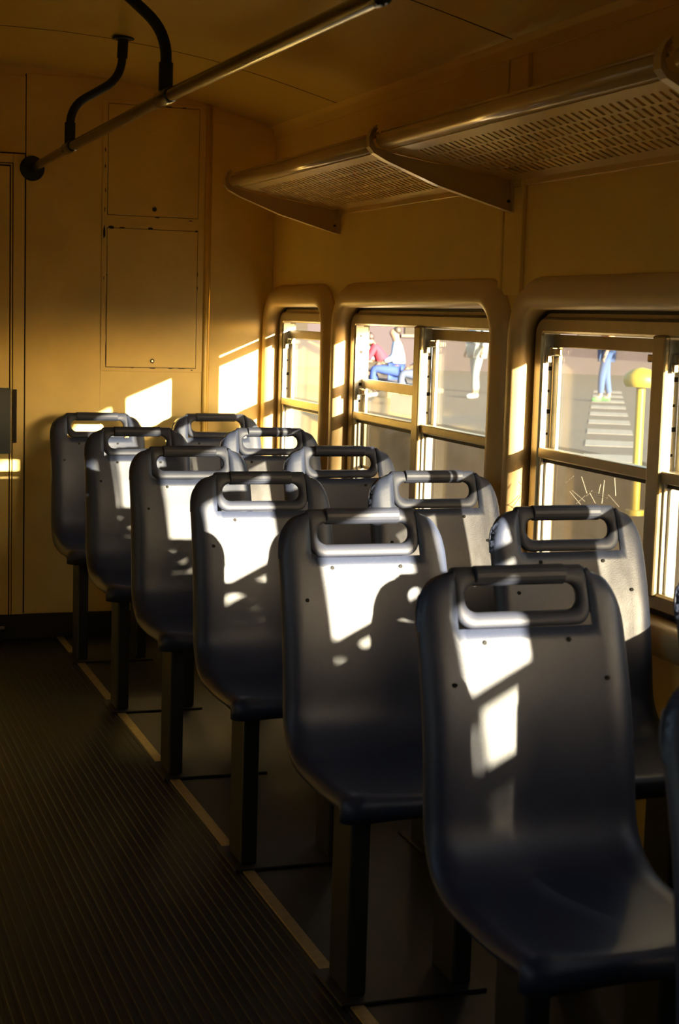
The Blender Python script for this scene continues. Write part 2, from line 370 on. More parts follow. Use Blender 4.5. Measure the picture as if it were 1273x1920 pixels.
# ------------------------------------------------------------------ left and rear walls (behind and beside the camera)
LW = [(0.2, 1.4)]
L = [(XL - 0.06, XL, YR, YB, 1.50, 2.30)]
ys = [YB]
for a, b in LW: L.append((XL - 0.06, XL, b, ys[-1], 0.80, 1.50)); ys.append(a)
L.append((XL - 0.06, XL, YR, ys[-1], 0.80, 1.50))
L += [(XL - 0.06, XL, YR, 1.75, -0.1, 0.80), (XL - 0.06, XL, 3.05, YB, -0.1, 0.80)]
# doorway between y 1.75 and 3.05
L[0] = (XL - 0.06, XL, YR, YB, 2.0, 2.30)
L += [(XL - 0.06, XL, YR, 1.75, 1.50, 2.0), (XL - 0.06, XL, 3.05, YB, 1.50, 2.0)]
# replace the band piece that would block the doorway
LL = []
for q in L:
    if q[4] == 0.80 and q[5] == 1.50 and q[2] < 1.75 < q[3] :
        LL.append((q[0], q[1], q[2], 1.75, q[4], q[5])); LL.append((q[0], q[1], 3.05, q[3], q[4], q[5]))
    else: LL.append(q)
structure(boxes('wall_left', LL, M_wall))
for i, (a, b) in enumerate(LW):
    w = empty('window_%d' % (len(wins) + 1 + i), (XL - 0.03, (a + b) / 2, 0.8)); structure(w)
    def chl(o): o.matrix_parent_inverse = Matrix.Translation(-w.location); return o
    v, f = sweep_rect(a, b, 0.80, 1.50, 0.05, [(-0.04, XL - 0.05), (-0.04, XL + 0.005), (0.03, XL + 0.010), (0.03, XL - 0.05)], 6)
    chl(mk('window_frame', v, f, M_alu, w))
    chl(boxes('middle_rail', [(XL - 0.04, XL - 0.01, a + 0.03, b - 0.03, 1.13, 1.16)], M_alu, w))
    chl(glass('glass_pane', XL - 0.03, a + 0.02, b - 0.02, 0.82, 1.48, G_dust, w))
d2 = empty('door_2', (XL - 0.03, 2.4, 0)); structure(d2)
def chd2(o): o.matrix_parent_inverse = Matrix.Translation(-d2.location); return o
chd2(boxes('door_frame', [(XL - 0.05, XL + 0.01, 1.75, 1.79, 0, 2.0), (XL - 0.05, XL + 0.01, 3.01, 3.05, 0, 2.0), (XL - 0.05, XL + 0.01, 1.79, 3.01, 1.96, 2.0), (XL - 0.05, XL + 0.01, 1.79, 3.01, 0, 0.04)], M_alu, d2))
chd2(boxes('door_leaf', [(XL - 0.04, XL - 0.01, 2.37, 2.43, 0.04, 1.96), (XL - 0.04, XL - 0.01, 1.79, 1.85, 0.04, 1.96), (XL - 0.04, XL - 0.01, 2.95, 3.01, 0.04, 1.96), (XL - 0.04, XL - 0.01, 1.85, 2.95, 0.9, 0.96)], M_alu, d2))
chd2(boxes('door_panel', [(XL - 0.035, XL - 0.02, 1.80, 3.0, 0.04, 1.20)], M_wall, d2))
chd2(glass('glass_pane', XL - 0.025, 1.80, 3.0, 1.20, 1.96, G_dust, d2))
structure(boxes('wall_rear', [(XL - 0.06, XW + 0.09, YR - 0.05, YR, -0.1, 2.44)], M_wall))
structure(boxes('wall_side_skirt', [(2.02, 2.115, YR, YB, -0.35, -0.1)], M_base))

# ------------------------------------------------------------------ handrail and pipe stanchions
hr = empty('handrail', (0.965, YB, 2.0)); tag(hr, 'long dark metal handrail on two bent black pipe hangers under the ceiling', 'handrail')
def chh(o): o.matrix_parent_inverse = Matrix.Translation(-hr.location); return o
def zr(y): return 2.006 - 0.005 * (6.0 - y)
chh(tubes('rail', [([(0.965, YB - 0.01, 2.004), (0.965, 5.93, zr(5.93)), (0.965, 4.35, zr(4.35)), (0.965, 2.66, 1.972)], 0.0175)], M_rail, hr))
chh(disc('flange', (0.965, YB - 0.001, 2.004), (0, -1, 0), 0.052, 0.012, M_pipe, hr, bev=0.003))
chh(disc('end_cap', (0.965, 2.655, 1.972), (0, 1, 0), 0.020, 0.03, M_rail, hr, bev=0.004))
for yy in (5.93, 4.35):
    chh(tubes('joint_sleeve', [([(0.965, yy - 0.07, zr(yy)), (0.965, yy + 0.07, zr(yy))], 0.0215)], M_rail, hr, bev=0.002))
def stanchion(P, label):
    t = chh(tubes('pipe_hanger', [(smooth_path(P, 0.07), 0.0155)], M_pipe, hr)); t['label'] = label
    def c(o): o.parent = t; o.matrix_parent_inverse = Matrix.Identity(4); return o
    a = Vector(P[0]); b = (Vector(P[1]) - a).normalized()
    c(tubes('collar', [([a, a + b * 0.075], 0.0195)], M_pipe, t))
    a = Vector(P[-1]); b = (Vector(P[-2]) - a).normalized()
    c(tubes('collar', [([a + b * 0.004, a + b * 0.075], 0.0195)], M_pipe, t))
    c(disc('ceiling_flange', a, (0, 0, -1), 0.040, 0.008, M_pipe, t, bev=0.002))
    for s in (-1, 1): c(disc('flange_screw', a + Vector((s * 0.028, 0, -0.008)), (0, 0, -1), 0.005, 0.003, M_chrome, t))
stanchion([(0.965, 5.93, 2.018), (0.966, 5.93, 2.15), (1.150, 5.93, 2.265), (1.156, 5.93, zc(1.156) - 0.001)], 'S-bent black pipe hanger with a screwed ceiling flange')
stanchion([(0.965, 4.35, 2.014), (0.965, 4.35, 2.17), (0.76, 4.35, 2.335), (0.755, 4.35, zc(0.755) - 0.001)], 'black pipe hanger that leaves through the top of the photo')

# ------------------------------------------------------------------ luggage racks
def rack(y0, y1, label, first=False, last=False):
    t = empty('luggage_rack', (XW, (y0 + y1) / 2, 1.83)); tag(t, label, 'luggage rack', 'perforated luggage racks above the windows')
    def c(o): o.matrix_parent_inverse = Matrix.Translation(-t.location); return o
    def zs(x): return 1.833 + (XW - x) * 0.165
    rows = [1.664 + 0.0605 * i for i in range(6)]   # row boundaries
    v = []; f = []
    def quad(a, b, c_, d_):
        n = len(v); v.extend([a, b, c_, d_]); f.append((n, n + 1, n + 2, n + 3))
    band = 0.010
    quad((1.62, y0, zs(1.62)), (1.62, y1, zs(1.62)), (rows[0], y1, zs(rows[0])), (rows[0], y0, zs(rows[0])))
    quad((rows[-1], y0, zs(rows[-1])), (rows[-1], y1, zs(rows[-1])), (XW, y1, zs(XW)), (XW, y0, zs(XW)))
    pitch = 0.0355; sl = 0.0215; sk = 0.043
    for i in range(5):
        xa, xb = rows[i], rows[i + 1] - band
        if i < 4: quad((xb, y0, zs(xb)), (xb, y1, zs(xb)), (rows[i + 1], y1, zs(rows[i + 1])), (rows[i + 1], y0, zs(rows[i + 1])))
        xb2 = xb if i < 4 else rows[5]
        n = int((y1 - y0 - 0.11 - sk) / pitch)
        ya = y0 + 0.05
        for k in range(n):
            p = ya + k * pitch
            quad((xa, p, zs(xa)), (xa, p + sl, zs(xa)), (xb2, p + sl + sk, zs(xb2)), (xb2, p + sk, zs(xb2)))
        quad((xa, y0, zs(xa)), (xa, ya - pitch + sl, zs(xa)), (xb2, ya - pitch + sl + sk, zs(xb2)), (xb2, y0, zs(xb2)))
        pe = ya + n * pitch
        quad((xa, pe, zs(xa)), (xa, y1, zs(xa)), (xb2, y1, zs(xb2)), (xb2, pe + sk, zs(xb2)))
    o = c(mk('perforated_sheet', v, f, M_rack, t)); s = o.modifiers.new('s', 'SOLIDIFY'); s.thickness = 0.0015; s.offset = 1
    # rounded front
    pr = []
    for k in range(11):
        a = math.radians(-80 + 130 * k / 10)
        pr.append((1.604 - 0.023 * math.cos(a), zs(1.604) + 0.023 + 0.023 * math.sin(a)))
    pr = [(1.622, zs(1.62))] + [p for p in pr]
    pr += [(pr[-1][0] + 0.004, pr[-1][1] - 0.004), (pr[-1][0] + 0.006, pr[-1][1] - 0.010)]
    n = len(pr); v = [(a, y0, b) for a, b in pr] + [(a, y1, b) for a, b in pr]
    f = [(i, n + i, n + i + 1, i + 1) for i in range(n - 1)]
    o = c(mk('front_rim', v, f, M_rack, t, smooth=True)); s = o.modifiers.new('s', 'SOLIDIFY'); s.thickness = 0.002; s.offset = 1
    v, f = tube([(1.598, y0, zs(1.604) + 0.046), (1.598, y1, zs(1.604) + 0.046)], 0.0045, 10)
    c(mk('rim_bead', v, f, M_rack, t, smooth=True))
    # wall ledge
    c(boxes('wall_ledge', [(XW - 0.012, XW, y0, y1, 1.815, 1.838)], M_rack, t, bev=0.003))
    def bracket(yb):
        pr = [(XW, 1.745), (XW, 1.832), (1.66, 1.888), (1.61, 1.899), (1.588, 1.906), (1.577, 1.925), (1.582, 1.945), (1.594, 1.958), (1.588, 1.964), (1.573, 1.950), (1.565, 1.930), (1.567, 1.908), (1.580, 1.892), (1.62, 1.872), (1.78, 1.812)]
        n = len(pr); v = [(a, yb - 0.002, b) for a, b in pr] + [(a, yb + 0.004, b) for a, b in pr]
        f = [tuple(range(n - 1, -1, -1)), tuple(range(n, 2 * n))] + [(i, (i + 1) % n, n + (i + 1) % n, n + i) for i in range(n)]
        b = c(mk('bracket', v, f, M_brk, t))
        # turned flange along the lower edge
        lw = [(1.600, 1.984), (1.582, 1.9985 - 0.03), (1.575, 1.945), (1.575, 1.915), (1.585, 1.896), (1.62, 1.872), (1.78, 1.815), (XW - 0.004, 1.748)]
        lw = [(1.586, 1.966), (1.572, 1.951), (1.564, 1.930), (1.566, 1.907), (1.579, 1.891), (1.62, 1.871), (1.78, 1.811), (XW - 0.003, 1.744)]
        n = len(lw); v = [(a, yb - 0.014, z) for a, z in lw] + [(a, yb + 0.014, z) for a, z in lw]
        f = [(i, i + 1, n + i + 1, n + i) for i in range(n - 1)]
        q = c(mk('bracket_flange', v, f, M_brk, t)); s = q.modifiers.new('s', 'SOLIDIFY'); s.thickness = 0.003
        c(boxes('bracket_foot', [(XW - 0.013, XW, yb - 0.018, yb + 0.012, 1.742, 1.835)], M_brk, t, bev=0.002))
        disc('foot_screw', (XW - 0.02, yb - 0.0035, 1.775), (0, -1, 0), 0.005, 0.003, M_dark, None).parent = t
    for yb in ([y0 - 0.012] if not first else [y0 - 0.012, y1 + 0.006]): bracket(yb)
    for o in t.children:
        if o.name.startswith('foot_screw'): o.matrix_parent_inverse = Matrix.Translation(-t.location)
    return t
rack(4.40, 5.99, 'farther perforated luggage rack, ending at the free bracket near the back wall', first=True)
rack(2.775, 4.37, 'nearer perforated luggage rack, brightly glinting front edge between the two long brackets')
rack(1.145, 2.735, 'luggage rack cut off by the right edge of the photo, only its front end showing')

# ------------------------------------------------------------------ seats
def seat_parts():
    """shell in local coordinates: x across, y away from camera, z up; the sitter faces the camera (-y)"""
    HW = 0.2                      # half width
    # profile stations: (s, y, z, half width) from the top row down the back, through the crease to the front lip
    prof = []
    def backy(z): return -0.25 * (0.985 - z) - 0.020 * math.sin(math.pi * min(1, max(0, (0.985 - z) / 0.45)))
    zr_ = [0.985, 0.978, 0.968, 0.955, 0.940, 0.92, 0.905, 0.887]
    for z in zr_: prof.append((backy(z), z))
    z = 0.865
    while z > 0.56: prof.append((backy(z), z)); z -= 0.025
    yb, zb = prof[-1]
    # crease arc to the pan
    pz, py = 0.470, -0.205
    P0 = Vector((yb, zb)); P1 = Vector((backy(0.49), 0.475)); P2 = Vector((py - 0.03, pz))
    for k in range(1, 9):
        t = k / 8; q = P0 * (1 - t) ** 2 + P1 * 2 * t * (1 - t) + P2 * t * t; prof.append((q.x, q.y))
    for k in range(1, 9): prof.append((py - 0.03 - 0.235 * k / 8, pz + 0.006 * math.sin(k / 8 * math.pi) * -1 + 0.004 * k / 8))
    y_, z_ = prof[-1]
    for k in range(1, 8):
        a = math.radians(90 * k / 7 + 8); prof.append((y_ - 0.032 * math.sin(a), z_ - 0.032 + 0.032 * math.cos(a)))
    y_, z_ = prof[-1]; prof.append((y_ + 0.002, z_ - 0.02))
    n = len(prof)
    # cumulative length and normals
    P = [Vector(p) for p in prof]; N = []
    for i in range(n):
        d = (P[min(i + 1, n - 1)] - P[max(i - 1, 0)]).normalized(); N.append(Vector((-d.y, d.x)))   # towards the shell's back
    N = [(-q if q.dot(Vector((0.6, -0.8))) < 0 else q) for q in N]
    cum = [0]
    for i in range(1, n): cum.append(cum[-1] + (P[i] - P[i - 1]).length)
    # columns
    half = [0, 0.03, 0.06, 0.09, 0.115, 0.130, 0.145, 0.155, 0.165, 0.172, 0.178, 0.184, 0.189, 0.193, 0.1965, 0.199, 0.2]
    cols = [-h for h in half[:0:-1]] + half
    R = 0.036
    def ztop(ax):
        if ax <= 0.13: return 0.985
        t = (ax - 0.13) / 0.07; return 0.905 + 0.080 * math.sqrt(max(0, 1 - t ** 2.3))
    V = []; idx = {}
    for i in range(n):
        for j, cx in enumerate(cols):
            ax = abs(cx); y, z = P[i]; Nn = N[i]
            if z >= 0.887 and i < 8:
                zt = ztop(ax); z2 = 0.887 + (z - 0.887) * (zt - 0.887) / (0.985 - 0.887)
                z = z2; y = backy(z2)
                etop = max(0, (zt - z)) if ax > 0.13 else 9
            else: etop = 9
            # width varies a little along the profile
            s = cum[i]
            wsc = 1.0 + 0.035 * min(1, s / 0.55)
            if s > 0.55: wsc = 1.035 - 0.02 * (s - 0.55) / 0.3
            X = cx * wsc
            side = (0.2 - ax) * wsc
            e = min(side, etop + (0 if etop > 1 else 0.0))
            if etop < 1 and side < R and etop < R:
                e = R - min(R, math.hypot(R - side, R - etop))
            off = 0.7 * (R - math.sqrt(max(0, R * R - (R - e) ** 2))) if e < R else 0
            if ax < 0.155: off += 0.012 * (1 - (ax / 0.155) ** 2) * min(1, s / 0.15)
            V.append((X, y + Nn.x * off, z + Nn.y * off)); idx[(i, j)] = len(V) - 1
    F = []
    for i in range(n - 1):
        for j in range(len(cols) - 1):
            cmid = (cols[j] + cols[j + 1]) / 2
            if i < 7 and abs(cmid) < 0.13: continue      # the handle sits here
            F.append((idx[(i, j)], idx[(i, j + 1)], idx[(i + 1, j + 1)], idx[(i + 1, j)]))
    used = sorted({q for f in F for q in f}); mp = {q: k for k, q in enumerate(used)}
    V2 = [V[q] for q in used]; F2 = [tuple(mp[q] for q in f) for f in F]
    sh = mk('seat_shell', V2, F2, M_seat, smooth=True)
    s = sh.modifiers.new('s', 'SOLIDIFY'); s.thickness = 0.007; s.offset = 1
    return sh, backy
def ring_loop(ox, zt, zb, r, n=6):
    P = []
    for cx, cz, a0 in ((ox - r, zt - r, 0), (-ox + r, zt - r, 90), (-ox + r, zb + r, 180), (ox - r, zb + r, 270)):
        for k in range(n + 1):
            a = math.radians(a0 + 90 * k / n); P.append((cx + r * math.cos(a), cz + r * math.sin(a)))
    return P
def handle_part(backy):
    """loop moulded round the hand slot"""
    n = 9
    outer = ring_loop(0.1335, 0.990, 0.884, 0.030, n)
    # square the top corners of the outer loop
    outer = []
    for cx, cz, a0, r in ((0.1335 - 0.010, 0.988 - 0.010, 0, 0.010), (-0.1335 + 0.010, 0.988 - 0.010, 90, 0.010), (-0.1335 + 0.034, 0.884 + 0.034, 180, 0.034), (0.1335 - 0.034, 0.884 + 0.034, 270, 0.034)):
        for k in range(n + 1):
            a = math.radians(a0 + 90 * k / n); outer.append((cx + r * math.cos(a), cz + r * math.sin(a)))
    inner = ring_loop(0.1105, 0.957, 0.911, 0.0225, n)
    N = len(outer); rings = []
    # cross-section from outer edge over the front to inner edge and back
    K = 12
    V = []; F = []
    for (ox, oz), (ix, iz) in zip(outer, inner):
        for k in range(K):
            a = 2 * math.pi * k / K
            c, s = math.cos(a), math.sin(a)
            c = math.copysign(abs(c) ** 0.75, c); s = math.copysign(abs(s) ** 0.85, s)
            t = (1 + c) / 2                           # 0 inner .. 1 outer
            x = ix + (ox - ix) * t; z = iz + (oz - iz) * t
            V.append((x, backy(z) + 0.0165 - 0.0140 * s, z))
    for i in range(N):
        j = (i + 1) % N
        for k in range(K): F.append((i * K + k, j * K + k, j * K + (k + 1) % K, i * K + (k + 1) % K))
    return mk('handle', V, F, M_grip, smooth=True)
def make_seat():
    t = empty('passenger_seat')
    sh, backy = seat_parts(); sh.parent = t
    h = handle_part(backy); h.parent = t
    v, f = tube([(-0.088, backy(0.9725) + 0.0145, 0.9725), (0.088, backy(0.9725) + 0.0145, 0.9725)], 0.0185, 16)
    mk('grip_sleeve', v, f, M_grip, h, smooth=False, bev=0.002)
    for sx, z, xx in ((-1, 0.862, 0.082), (1, 0.862, 0.082), (-1, 0.795, 0.148), (1, 0.795, 0.148)):
        offc = 0.012 * max(0, (1 - (xx / 0.155) ** 2)) * min(1, (0.985 - z) / 0.15)
        y = backy(z) + offc - 0.0005
        disc('screw', (sx * xx, y + 0.001, z), (0, -1, -0.25), 0.0046, 0.0026, M_hole, t, n=12)
    # steel under-frame, feet and floor plate
    mk('seat_frame', *boxd(-0.165, 0.165, -0.44, -0.19, 0.405, 0.432), M_leg, t, bev=0.004)
    for sx in (-1, 1):
        boxes('leg', [(sx * 0.12 - 0.022, sx * 0.12 + 0.022, -0.385, -0.265, 0.006, 0.408)], M_leg, t, bev=0.006)
    mk('floor_plate', *boxd(-0.165, 0.165, -0.42, -0.23, 0.0, 0.008), M_leg, t, bev=0.002)
    return t
def copy_tree(o, parent=None):
    c = o.copy(); C.objects.link(c); c.parent = parent
    for ch_ in [x for x in bpy.data.objects if x.parent == o]: copy_tree(ch_, c)
    return c
proto = make_seat()
y0s = 2.562; ps = 0.84
labels_l = ['dark aisle seat cut by the right edge, only its rounded left side showing',
 'largest blue-grey aisle seat, hook-shaped sun patch below the hand slot',
 'second aisle seat behind the largest one, square white sun patch on its back',
 'third aisle seat from the front, white sun patch narrowing to a point',
 'fourth aisle seat from the front, sun strip ending in a small bright square',
 'fifth aisle seat, next to last before the back wall, faint sun strip',
 'aisle seat standing against the back wall, farthest of the aisle row']
labels_r = ['window seat just outside the right edge, its shadow falling on the largest aisle seat',
 'window seat whose dark rim barely enters the photo at its right edge',
 'window seat before the scratched pane, white sun spots at both ends of its handle',
 'window seat in front of the dark post between the two wide windows',
 'window seat below the window that shows the seated people',
 'window seat with a pale sunlit top bar, in front of the narrow window',
 'window seat against the back wall, sunlit top left corner']
for i in range(7):
    o = proto if i == 0 else copy_tree(proto)
    o.location = (1.2265, y0s + (i - 1) * ps, 0); tag(o, labels_l[i], 'seat', 'aisle row of moulded seats')
for i in range(7):
    o = copy_tree(proto)
    o.location = (1.748 if i else 1.715, y0s + (i - 1) * ps + 0.010, 0); tag(o, labels_r[i], 'seat', 'window row of moulded seats')

# ------------------------------------------------------------------ street outside
GZ = -0.95
def px(u, v_, dist=None, x=None, z=None):
    """point on the sight line of an image position at a given x plane or height"""
    d_ = cr * ((u - 636.5) / 3000) + cu * (-(v_ - 960) / 3000) + cw
    s = (x / d_.x) if x is not None else ((z - EYE) / d_.z if z is not None else dist)
    return Vector((0, 0, EYE)) + d_ * s
M_asph = mat('asphalt', (0.05, 0.043, 0.034), 0.8, noise=0.5, nscale=0.6, bump=0.2, bscale=30)
M_side = mat('pavement', (0.048, 0.043, 0.037), 0.85, noise=0.4, nscale=1.0)
gr = mk('ground', [(-60, -60, GZ), (120, -60, GZ), (120, 160, GZ), (-60, 160, GZ)], [(0, 1, 2, 3)], M_asph); structure(gr)

PZ = 0.0                                # raised station platform
structure(mk('platform', *boxd(8.5, 70, -10, 130, GZ, PZ), M_side, bev=0.03))
M_yel = mat('yellow_paint', (0.27, 0.22, 0.012), 0.5)
M_white = mat('road_marking', (0.19, 0.19, 0.175), 0.7)
M_conc = mat('bench_concrete', (0.09, 0.075, 0.065), 0.85)
# painted bars on the platform
a = px(1139, 735, z=PZ); b = px(1146, 860, z=PZ)
v = []; f = []
dirv = (b - a); Lg = dirv.length; dirv.normalize(); side = Vector((-dirv.y, dirv.x, 0))
for k in range(9):
    c = a + dirv * Lg * (k / 8.0) ** 1.0
    w = 0.30; h = 0.24 * Lg / 9
    n = len(v)
    q = [c - side * w - dirv * h, c + side * w - dirv * h, c + side * w + dirv * h, c - side * w + dirv * h]
    v += [(p.x, p.y, PZ + 0.001) for p in q] + [(p.x, p.y, PZ + 0.006) for p in q]
    f += [(n + 3, n + 2, n + 1, n), (n + 4, n + 5, n + 6, n + 7)] + [(n + i, n + (i + 1) % 4, n + 4 + (i + 1) % 4, n + 4 + i) for i in range(4)]
tag(mk('painted_bars', v, f, M_white), 'ladder of white painted bars on the platform seen through the widest window', 'road marking', kind='stuff')
# yellow bollard with a wide cap
c = px(1203, 700, dist=12.0)
t = empty('bollard', (c.x, c.y, PZ)); tag(t, 'yellow mushroom-capped post behind the dusty pane of the widest window', 'bollard')
tubes('post', [([(0, 0, 0), (0, 0, 1.04)], 0.035)], M_yel, t)
tubes('cap', [([(0, 0, 0.97), (0, 0, 1.01), (0, 0, 1.06), (0, 0, 1.10), (0, 0, 1.115)], [0.115, 0.135, 0.125, 0.07, 0.01])], M_yel, t)
tubes('base_ring', [([(0, 0, 0), (0, 0, 0.04)], 0.07)], M_yel, t)
# long low bench
hip = px(738, 668, dist=36.0)
along = Vector((0.946, -0.322, 0))
bA = px(811, 690, dist=25.8); bB = px(686, 656, dist=32.2)
bl = Vector((bB.x - bA.x, bB.y - bA.y, 0)); bn = bl.length
t = empty('bench', (bA.x, bA.y, PZ)); t.rotation_euler = (0, 0, math.atan2(bl.y, bl.x)); tag(t, 'long low concrete bench under the people outside', 'bench')
mk('bench_top', *boxd(0, bn, -0.20, 0.20, 0.25, 0.335), M_conc, t, bev=0.02)
for xx in (0.4, bn / 2, bn - 0.4): mk('bench_support', *boxd(xx - 0.1, xx + 0.1, -0.15, 0.15, 0, 0.25), M_conc, t, bev=0.01)

# ---- people
def skinned(name, joints, edges, M, parent, sub=2, root=0):
    me = bpy.data.meshes.new(name); me.from_pydata([tuple(j[0]) for j in joints], edges, []); me.update()
    o = bpy.data.objects.new(name, me); C.objects.link(o); o.parent = parent; me.materials.append(M)
    md = o.modifiers.new('skin', 'SKIN'); md.use_smooth_shade = True
    if not me.skin_vertices:
        bpy.context.view_layer.objects.active = o
    sv = me.skin_vertices[0].data
    for i, j in enumerate(joints):
        r = j[1]; sv[i].radius = (r, r) if not isinstance(r, tuple) else r
        sv[i].use_root = (i == root)
    sb = o.modifiers.new('sub', 'SUBSURF'); sb.levels = sub; sb.render_levels = sub
    return o
def person(pos, heading, pose, skin, top, legs, shoes, hair, label, item=None, group=None, sleeves=True, scale=1.0):
    """local frame: +x forward, +y left, z up; origin on the ground below the pelvis"""
    t = empty('person', pos); t.rotation_euler = (0, 0, heading); t.scale = (scale,) * 3
    tag(t, label, 'person', group)
    Ms = mat('skin_tone', skin, 0.55); Mt = mat('top_cloth', top, 0.85); Ml = mat('trouser_cloth', legs, 0.85); Mh = mat('hair', hair, 0.6); Mo = mat('shoe', shoes, 0.6)
    V_ = Vector
    if pose == 'sit':
        pel = V_((0, 0, 0.50)); sp = V_((-0.03, 0, 0.70)); chs = V_((0.0, 0, 0.90)); nk = V_((0.02, 0, 1.04)); hd = V_((0.05, 0, 1.17)); ht = V_((0.04, 0, 1.27))
        hipw = 0.10
        legsj = [(V_((0.0, s * hipw, 0.49)), V_((0.43, s * (hipw + 0.03), 0.53)), V_((0.40 - (0.10 if s < 0 else -0.02), s * (hipw + 0.02), 0.11)), V_((0.52 - (0.10 if s < 0 else -0.02), s * (hipw + 0.03), 0.05))) for s in (1, -1)]
        arms = [(V_((0.01, s * 0.17, 0.98)), V_((0.06, s * 0.24, 0.74)), V_((0.27, s * 0.14, 0.70 + (0.10 if (item and s > 0) else -0.06)))) for s in (1, -1)]
    elif pose == 'lean':
        pel = V_((0, 0, 0.50)); sp = V_((0.06, 0, 0.68)); chs = V_((0.17, 0, 0.84)); nk = V_((0.25, 0, 0.95)); hd = V_((0.34, 0, 1.03)); ht = V_((0.38, 0, 1.12))
        hipw = 0.10
        legsj = [(V_((0.0, s * hipw, 0.49)), V_((0.42, s * (hipw + 0.04), 0.53)), V_((0.42, s * (hipw + 0.02), 0.11)), V_((0.54, s * (hipw + 0.03), 0.05))) for s in (1, -1)]
        arms = [(V_((0.20, s * 0.17, 0.90)), V_((0.32, s * 0.22, 0.66)), V_((0.50, s * 0.08, 0.72))) for s in (1, -1)]
    else:
        pel = V_((0, 0, 0.93)); sp = V_((0, 0, 1.12)); chs = V_((0.0, 0, 1.32)); nk = V_((0.01, 0, 1.46)); hd = V_((0.03, 0, 1.59)); ht = V_((0.02, 0, 1.69))
        hipw = 0.10
        legsj = [(V_((0.0, s * hipw, 0.90)), V_((0.03 + 0.06 * s, s * hipw, 0.48)), V_((0.0 + 0.10 * s, s * hipw, 0.08)), V_((0.13 + 0.10 * s, s * (hipw + 0.02), 0.04))) for s in (1, -1)]
        arms = [(V_((0, s * 0.18, 1.40)), V_((-0.03, s * 0.25, 1.13)), V_((0.06, s * 0.26, 0.90))) for s in (1, -1)]
    J = [(pel, 0.125), (sp, 0.115), (chs, (0.15, 0.12)), (nk, 0.052), (hd, 0.088), (ht, 0.075)]; Ed = [(0, 1), (1, 2), (2, 3), (3, 4), (4, 5)]
    nose = hd + Vector((0.10, 0, 0.0)); J.append((nose, 0.014)); Ed.append((4, len(J) - 1))
    for (hp, kn, an, to) in legsj:
        n = len(J); J += [(hp, 0.085), (kn, 0.058), (an, 0.038), (to, 0.032)]; Ed += [(0, n), (n, n + 1), (n + 1, n + 2), (n + 2, n + 3)]
    for (shd, el, wr) in arms:
        n = len(J); J += [(shd, 0.052), (el, 0.040), (wr, 0.027)]; Ed += [(2, n), (n, n + 1), (n + 1, n + 2)]
        d_ = (wr - el).normalized(); s_ = d_.cross(Vector((0, 0, 1))).normalized() if abs(d_.z) < 0.95 else Vector((1, 0, 0)); palm = wr + d_ * 0.075
        J.append((palm, (0.034, 0.016))); pi = len(J) - 1; Ed.append((n + 2, pi))
        up = s_.cross(d_)
        for q, (so_, ln) in enumerate(((-0.027, 0.062), (-0.009, 0.072), (0.009, 0.068), (0.027, 0.052))):
            k0 = len(J); J += [(palm + s_ * so_ + d_ * 0.03, 0.009), (palm + s_ * so_ + d_ * (0.03 + ln * 0.55) - up * 0.012, 0.0085), (palm + s_ * so_ + d_ * (0.03 + ln * 0.75) - up * 0.035, 0.0075)]
            Ed += [(pi, k0), (k0, k0 + 1), (k0 + 1, k0 + 2)]
        k0 = len(J); J += [(wr + d_ * 0.04 - s_ * 0.035, 0.011), (wr + d_ * 0.085 - s_ * 0.055 - up * 0.01, 0.009)]; Ed += [(pi, k0), (k0, k0 + 1)]
    skinned('body', J, Ed, Ms, t, 1)
    # clothing grown on the same skeleton
    JT = [(pel + (sp - pel) * 0.2, 0.155), (sp, 0.145), (chs, (0.175, 0.145)), (nk - (nk - chs) * 0.35, 0.085)]; ET = [(0, 1), (1, 2), (2, 3)]
    for (shd, el, wr) in arms:
        n = len(JT); e2 = el if not sleeves else el + (wr - el) * 0.8
        JT += [(shd, 0.072), (el, 0.058)]; ET += [(2, n), (n, n + 1)]
        if sleeves: JT += [(e2, 0.042)]; ET += [(n + 1, n + 2)]
    skinned('shirt', JT, ET, Mt, t, 2)
    JL = [(pel, 0.150)]; EL = []
    for (hp, kn, an, to) in legsj:
        n = len(JL); JL += [(hp, 0.102), (kn, 0.078), (an + (kn - an) * 0.12, 0.058)]; EL += [(0, n), (n, n + 1), (n + 1, n + 2)]
    skinned('trousers', JL, EL, Ml, t, 2)
    for (hp, kn, an, to) in legsj:
        skinned('shoe', [(an + Vector((-0.03, 0, -0.04)), 0.048), (to + Vector((-0.03, 0, 0.0)), 0.046), (to + Vector((0.05, 0, -0.005)), 0.036)], [(0, 1), (1, 2)], Mo, t, 2)
    c_ = hd + Vector((-0.02, 0, 0.035))
    skinned('hair', [(c_ + Vector((-0.05, 0, -0.06)), 0.075), (c_ + Vector((-0.035, 0, 0.03)), 0.092), (c_ + Vector((0.03, 0, 0.075)), 0.070)], [(0, 1), (1, 2)], Mh, t, 2)
    if item:
        w_ = arms[0][2]; d_ = (w_ - arms[0][1]).normalized()
        p_ = t.matrix_world
        e = item(w_ + d_ * 0.10)
    return t, arms
head = math.atan2(0.322, -0.946)
def seat_at(u, v_, dist, dz=0.50):
    p = px(u, v_, dist=dist); return Vector((p.x, p.y, PZ))
tA, armsA = person(seat_at(744, 668, 29.0), head, 'sit', (0.20, 0.11, 0.07), (0.30, 0.36, 0.44), (0.012, 0.035, 0.17), (0.8, 0.8, 0.8), (0.02, 0.015, 0.01), 'person in a white shirt and blue jeans sitting outside, holding a dark phone', None)
w_ = armsA[0][2]; d_ = (w_ - armsA[0][1]).normalized(); loc = w_ + d_ * 0.10
R3 = Matrix.Rotation(head, 3, 'Z'); wp = seat_at(744, 668, 29.0) + R3 @ loc
